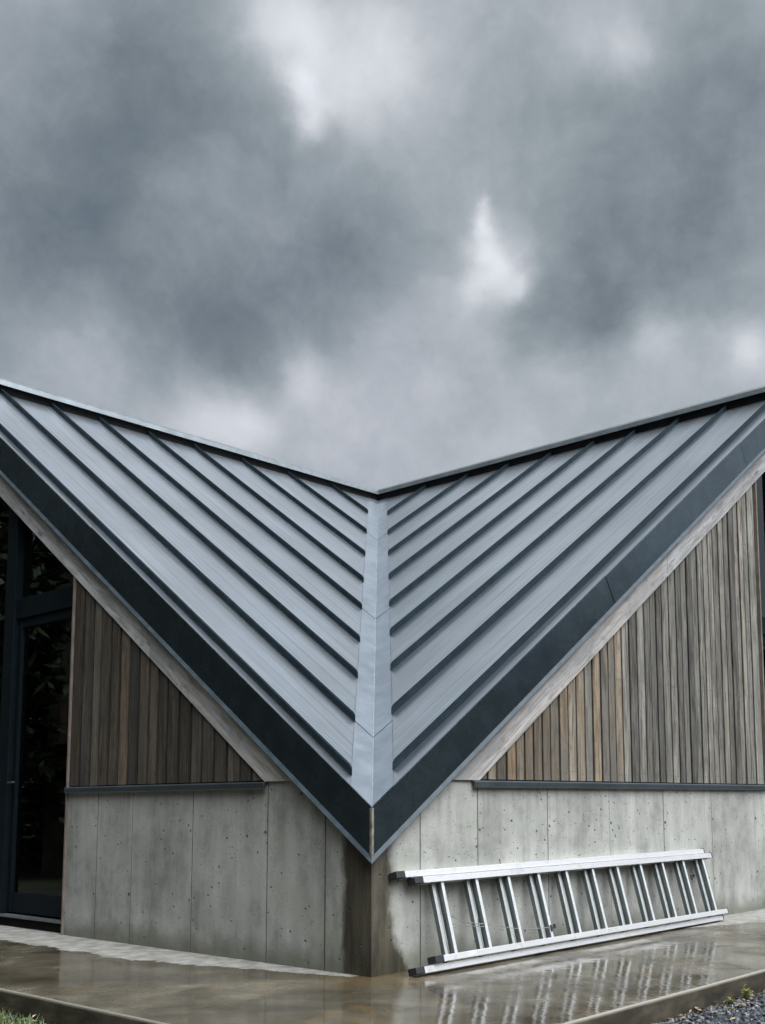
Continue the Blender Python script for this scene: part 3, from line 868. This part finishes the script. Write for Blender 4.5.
def weed(x, y, n, h, label, name='weed'):
    e = empty(name, (x, y, GZ)); tag(e, label, 'weed', 'weeds at the edge of the slab')
    bs, bl = bmesh.new(), bmesh.new(); c1 = bs.loops.layers.float_color.new('tone'); c2 = bl.loops.layers.float_color.new('tone')
    for k in range(n):
        a = rnd(0, 6.28); ln = rnd(.1, .5); hh = h * rnd(.6, 1.1)
        pts = [Vector((math.cos(a) * hh * ln * t * t, math.sin(a) * hh * ln * t * t, hh * t)) for t in (0, .33, .66, 1)]
        tube(bs, pts, [.0018, .0015, .0012, .0008], 5)
        for j in range(9):
            t = .15 + .85 * j / 8
            c = Vector((math.cos(a) * hh * ln * t * t, math.sin(a) * hh * ln * t * t, hh * t)); b = rnd(0, 6.28)
            leafq(bl, c2, c, Vector((math.cos(b), math.sin(b), rnd(.1, .7))).normalized(), Vector((0, 0, 1)), rnd(.014, .032), rnd(.004, .009), random.random())
    for f in bs.faces:
        for l in f.loops: l[c1] = (.4, .4, .4, 1)
    link('stem', bs, M['weed'], e, smooth=True); link('leaf', bl, M['weed'], e)
weed(1.12, SY - .06, 8, .085, 'taller yellow green weed sprouting beside the slab edge at lower right')
weed(.98, SY - .05, 5, .045, 'small low weed just left of the taller yellow green one')
weed(SX - .13, 1.02, 9, .075, 'bushy green weed in the grass below the left edge of the slab')

# ------------------------------------------------------------------ WOODLAND behind and beside the viewer (seen in the glass and the metal)
TV, TF, TT, TM = [], [], [], []
def tree(cx, cy, h, r, ls=1.0):
    # tapered trunk
    rings = [(cx, cy, GZ, .24), (cx + rnd(-.2, .2), cy + rnd(-.2, .2), h * .45, .15), (cx + rnd(-.3, .3), cy, h * .85, .05)]
    b0 = len(TV)
    for x, y, z, rr in rings:
        for k in range(7): TV.append((x + rr * math.cos(k * .8976), y + rr * math.sin(k * .8976), z))
    for q in (0, 1):
        for k in range(7):
            TF.append((b0 + q * 7 + k, b0 + q * 7 + (k + 1) % 7, b0 + q * 7 + 7 + (k + 1) % 7, b0 + q * 7 + 7 + k)); TT.append(.3); TM.append(1)
    for _ in range(38):
        zz = rnd(.03, .97); sp = r * (.95 - .5 * zz)
        c = (cx + random.gauss(0, sp * .6), cy + random.gauss(0, sp * .6), h * zz); cr = rnd(.6, 1.25); tn = random.random()
        for k in range(190):
            inner = k < 110
            dx, dy, dz = random.gauss(0, 1), random.gauss(0, 1), random.gauss(0, .8)
            q = cr * (rnd(.05, .6) if inner else rnd(.5, 1.08)) / (math.sqrt(dx * dx + dy * dy + dz * dz) + 1e-6)
            px, py, pz = c[0] + dx * q, c[1] + dy * q, c[2] + dz * q
            ax, ay, az_ = random.gauss(0, 1), random.gauss(0, 1), random.gauss(0, .7)
            L = ls * (rnd(.2, .34) if inner else rnd(.08, .17)) / math.sqrt(ax * ax + ay * ay + az_ * az_)
            ax *= L; ay *= L; az_ *= L
            bx_, by_, bz_ = -ay * .36, ax * .36, rnd(-.05, .05)
            n0 = len(TV)
            TV.extend(((px, py, pz), (px + ax * .5 + bx_, py + ay * .5 + by_, pz + az_ * .5 + bz_), (px + ax, py + ay, pz + az_), (px + ax * .5 - bx_, py + ay * .5 - by_, pz + az_ * .5 - bz_)))
            TF.append((n0, n0 + 1, n0 + 2, n0 + 3)); TT.append(min(1, max(0, tn * .6 + rnd(0, .4)))); TM.append(0)
for row in (0, 1, 2, 3):
    az = 94 + row * 1.7
    while az < (352 if row < 2 else 225):
        wl = 1 if az < 222 else 0
        wr = 1 if az > 292 else 0
        dist = (rnd(12.5, 15), rnd(17, 21), rnd(23, 26), rnd(17, 20))[row]
        h = (rnd(10.5, 13) if wl else (rnd(3.6, 4.6) if wr else rnd(3.8, 5.0))) * (1, 1.15, 1.4, .42)[row]
        a = math.radians(az)
        tree(CAM.x * .5 + dist * math.cos(a), CAM.y * .5 + dist * math.sin(a), h, 2.6 if h > 6.5 else 1.8, 1.0 if row < 3 else .62)
        az += 5.2
me = bpy.data.meshes.new('woodland'); me.from_pydata(TV, [], TF)
ca = me.color_attributes.new('tone', 'FLOAT_COLOR', 'CORNER')
import array
buf = array.array('f')
for tn in TT: buf.extend((tn, tn, tn, 1.0) * 4)
ca.data.foreach_set('color', buf)
me.polygons.foreach_set('material_index', TM)
me.materials.append(M['leaf']); me.materials.append(M['bark'])
wo = bpy.data.objects.new('woodland', me); COL.objects.link(wo)
tag(wo, 'dark leafy wood reflected in the glass of the left door', 'woodland', kind='stuff')

# ------------------------------------------------------------------ SKY
w = bpy.data.worlds.new('World'); S.world = w; w.use_nodes = True
t = NT(w.node_tree); t.n.clear()
out = t.node('ShaderNodeOutputWorld'); bg = t.node('ShaderNodeBackground'); t.l.new(bg.outputs[0], out.inputs[0])
sky = t.node('ShaderNodeTexSky', sky_type='NISHITA'); sky.sun_disc = False
SUN_EL, SUN_AZ = math.radians(60), math.radians(-97)      # azimuth measured from +X towards +Y
sky.sun_elevation = SUN_EL; sky.sun_rotation = math.radians(90) - SUN_AZ
tc = t.node('ShaderNodeTexCoord'); D = tc.outputs['Generated']
nrm = t.node('ShaderNodeVectorMath', operation='NORMALIZE'); t.l.new(D, nrm.inputs[0]); D = nrm.outputs[0]
def vadd(a, b):
    n = t.node('ShaderNodeVectorMath', operation='ADD'); t.put(n.inputs[0], a); t.put(n.inputs[1], b); return n.outputs[0]
def warp(vec, scale, amp, detail=5):
    c = t.noise(vec, scale, detail, .6, 0, 'Color')
    n = t.node('ShaderNodeVectorMath', operation='SUBTRACT'); t.l.new(c, n.inputs[0]); n.inputs[1].default_value = (.5, .5, .5)
    return vadd(vec, t.scale(n.outputs[0], (amp,) * 3))
W1 = warp(D, 3.2, .16, 6); W2 = warp(warp(warp(D, 3.2, .07, 5), 9, .04, 6), 28, .014, 5)
F = Vector((.75464333, .64501318, .12029732)); Rr = Vector((.65041178, -.75954388, -.00759036)); Uu = Rr.cross(F)
def dirpx(x, y):
    d = F + Rr * ((x - 466.6) / 1096) - Uu * ((y - 670.1) / 1096); return d.normalized()
# cloud masses by bearing: (x, y, size, brightness); sizes in the same angular units
blobs = [(80, 200, 120, -.17), (5, 290, 110, -.11), (200, 100, 90, -.10), (170, 20, 80, -.06), (290, 290, 110, -.13), (370, 250, 80, -.09), (205, 350, 65, -.11), (60, 90, 90, -.06),
         (300, 50, 30, .22), (304, 112, 14, .26), (322, 96, 12, .12), (288, 72, 12, .12), (345, 84, 22, .10), (299, 86, 16, .2), (262, 14, 36, .26), (390, 62, 42, .17), (345, 30, 52, .10), (180, 175, 50, .06), (250, 200, 60, .03),
         (640, 150, 110, -.12), (745, 190, 80, -.12), (590, 250, 80, -.14), (590, 335, 42, -.12), (530, 310, 30, -.09), (690, 270, 60, -.09), (755, 50, 80, -.08), (500, 130, 60, -.04),
         (486, 205, 8, .20), (485, 224, 11, .26), (484, 246, 15, .24), (497, 268, 17, .22), (515, 288, 16, .18), (482, 300, 38, .10), (522, 292, 9, .10), (478, 285, 20, .12), (492, 258, 44, .07), (622, 52, 30, .20), (590, 20, 40, .06),
         (205, 415, 42, .22), (245, 425, 30, .16), (300, 378, 30, .20), (330, 420, 50, .10), (430, 400, 80, .06), (590, 375, 40, .07), (648, 340, 26, .14), (752, 350, 26, .22), (60, 340, 60, .08), (430, 130, 60, .03)]
acc = 0.452
Vv = W2
for x, y, s, a in blobs:
    d = dirpx(x, y); sg = s / 1096 * .95
    n = t.node('ShaderNodeVectorMath', operation='DISTANCE'); t.l.new(Vv, n.inputs[0]); n.inputs[1].default_value = d
    q = t.m('MULTIPLY', n.outputs['Value'], 1 / sg); e = t.m('EXPONENT', t.m('MULTIPLY', t.m('MULTIPLY', q, q), -1.0))
    acc = t.m('MULTIPLY_ADD', e, a, acc)
nz = t.noise(W1, 4.5, 8, .58); nz2 = t.noise(warp(D, 5, .12), 13, 8, .62); wide = t.noise(D, 1.6, 4, .55)
acc = t.m('ADD', acc, t.m('MULTIPLY', t.m('SUBTRACT', nz, .5), .22))
acc = t.m('ADD', acc, t.m('MULTIPLY', t.m('SUBTRACT', nz2, .5), .23))
nz3 = t.noise(W1, 34, 6, .6)
acc = t.m('ADD', acc, t.m('MULTIPLY', t.m('SUBTRACT', nz3, .5), .085))
acc = t.m('MAXIMUM', acc, .14)
# overcast is much brighter overhead and towards the sun behind the viewer's right shoulder
sx = Vector((math.cos(SUN_AZ) * math.cos(SUN_EL), math.sin(SUN_AZ) * math.cos(SUN_EL), math.sin(SUN_EL)))
dn = t.node('ShaderNodeVectorMath', operation='DOT_PRODUCT'); t.l.new(D, dn.inputs[0]); dn.inputs[1].default_value = sx
glow = t.step(dn.outputs['Value'], .72, 1.0, 0.0, 1.0)
acc = t.m('MULTIPLY', acc, t.m('ADD', 1.0, t.m('MULTIPLY', glow, 6.5)))
back = t.node('ShaderNodeVectorMath', operation='DOT_PRODUCT'); t.l.new(D, back.inputs[0]); back.inputs[1].default_value = (-.25, -.90, .35)
acc = t.m('MULTIPLY', acc, t.m('ADD', 1.0, t.m('MULTIPLY', t.step(back.outputs['Value'], .3, 1.0), 2.6)))
cc = t.ramp(t.m('MULTIPLY', acc, 1.0), [(.14, (.118, .152, .180)), (.24, (.188, .225, .252)), (.36, (.306, .350, .380)), (.62, (.63, .655, .70))])
cc = t.mix(t.m('MULTIPLY', t.step(wide, .48, .66), .35), cc, t.mix(1.0, cc, (1.04, .99, 1.08), 'MULTIPLY'))
# beyond the ramp keep the pale tint but carry the brightness
hi = t.m('MAXIMUM', 1.0, t.m('DIVIDE', acc, .62))
vm = t.node('ShaderNodeVectorMath', operation='SCALE'); t.l.new(cc, vm.inputs[0]); t.l.new(t.m('MULTIPLY', hi, 10.0), vm.inputs['Scale'])
mx = t.mix(.94, sky.outputs[0], vm.outputs[0])
t.l.new(mx, bg.inputs[0]); bg.inputs[1].default_value = .1

sun = bpy.data.lights.new('sun', 'SUN'); sun.energy = 1.3; sun.angle = math.radians(24); sun.color = (1, .97, .93)
so = bpy.data.objects.new('sun', sun); COL.objects.link(so)
so.rotation_euler = (-sx).to_track_quat('-Z', 'Y').to_euler(); so.location = (3, -6, 9)

# ------------------------------------------------------------------ CAMERA
cd = bpy.data.cameras.new('camera'); co_ = bpy.data.objects.new('camera', cd); COL.objects.link(co_)
cd.sensor_fit = 'VERTICAL'; cd.sensor_height = 24; cd.sensor_width = 24 * 765 / 1024
cd.lens = 1096.03 * 24 / 1024
cd.shift_x = (382.5 - 466.593) / 1024; cd.shift_y = (670.115 - 512) / 1024
Bv = -F
co_.matrix_world = Matrix(((Rr.x, Uu.x, Bv.x, CAM.x), (Rr.y, Uu.y, Bv.y, CAM.y), (Rr.z, Uu.z, Bv.z, CAM.z), (0, 0, 0, 1)))
cd.clip_start = .05; cd.clip_end = 1500
S.camera = co_
S.view_settings.view_transform = 'Standard'; S.view_settings.look = 'None'; S.view_settings.gamma = 1
S.view_settings.exposure = 0; S.view_settings.use_curve_mapping = False
S.cycles.max_bounces = 6; S.cycles.diffuse_bounces = 3; S.cycles.glossy_bounces = 3; S.cycles.transparent_max_bounces = 8
S.cycles.use_denoising = True
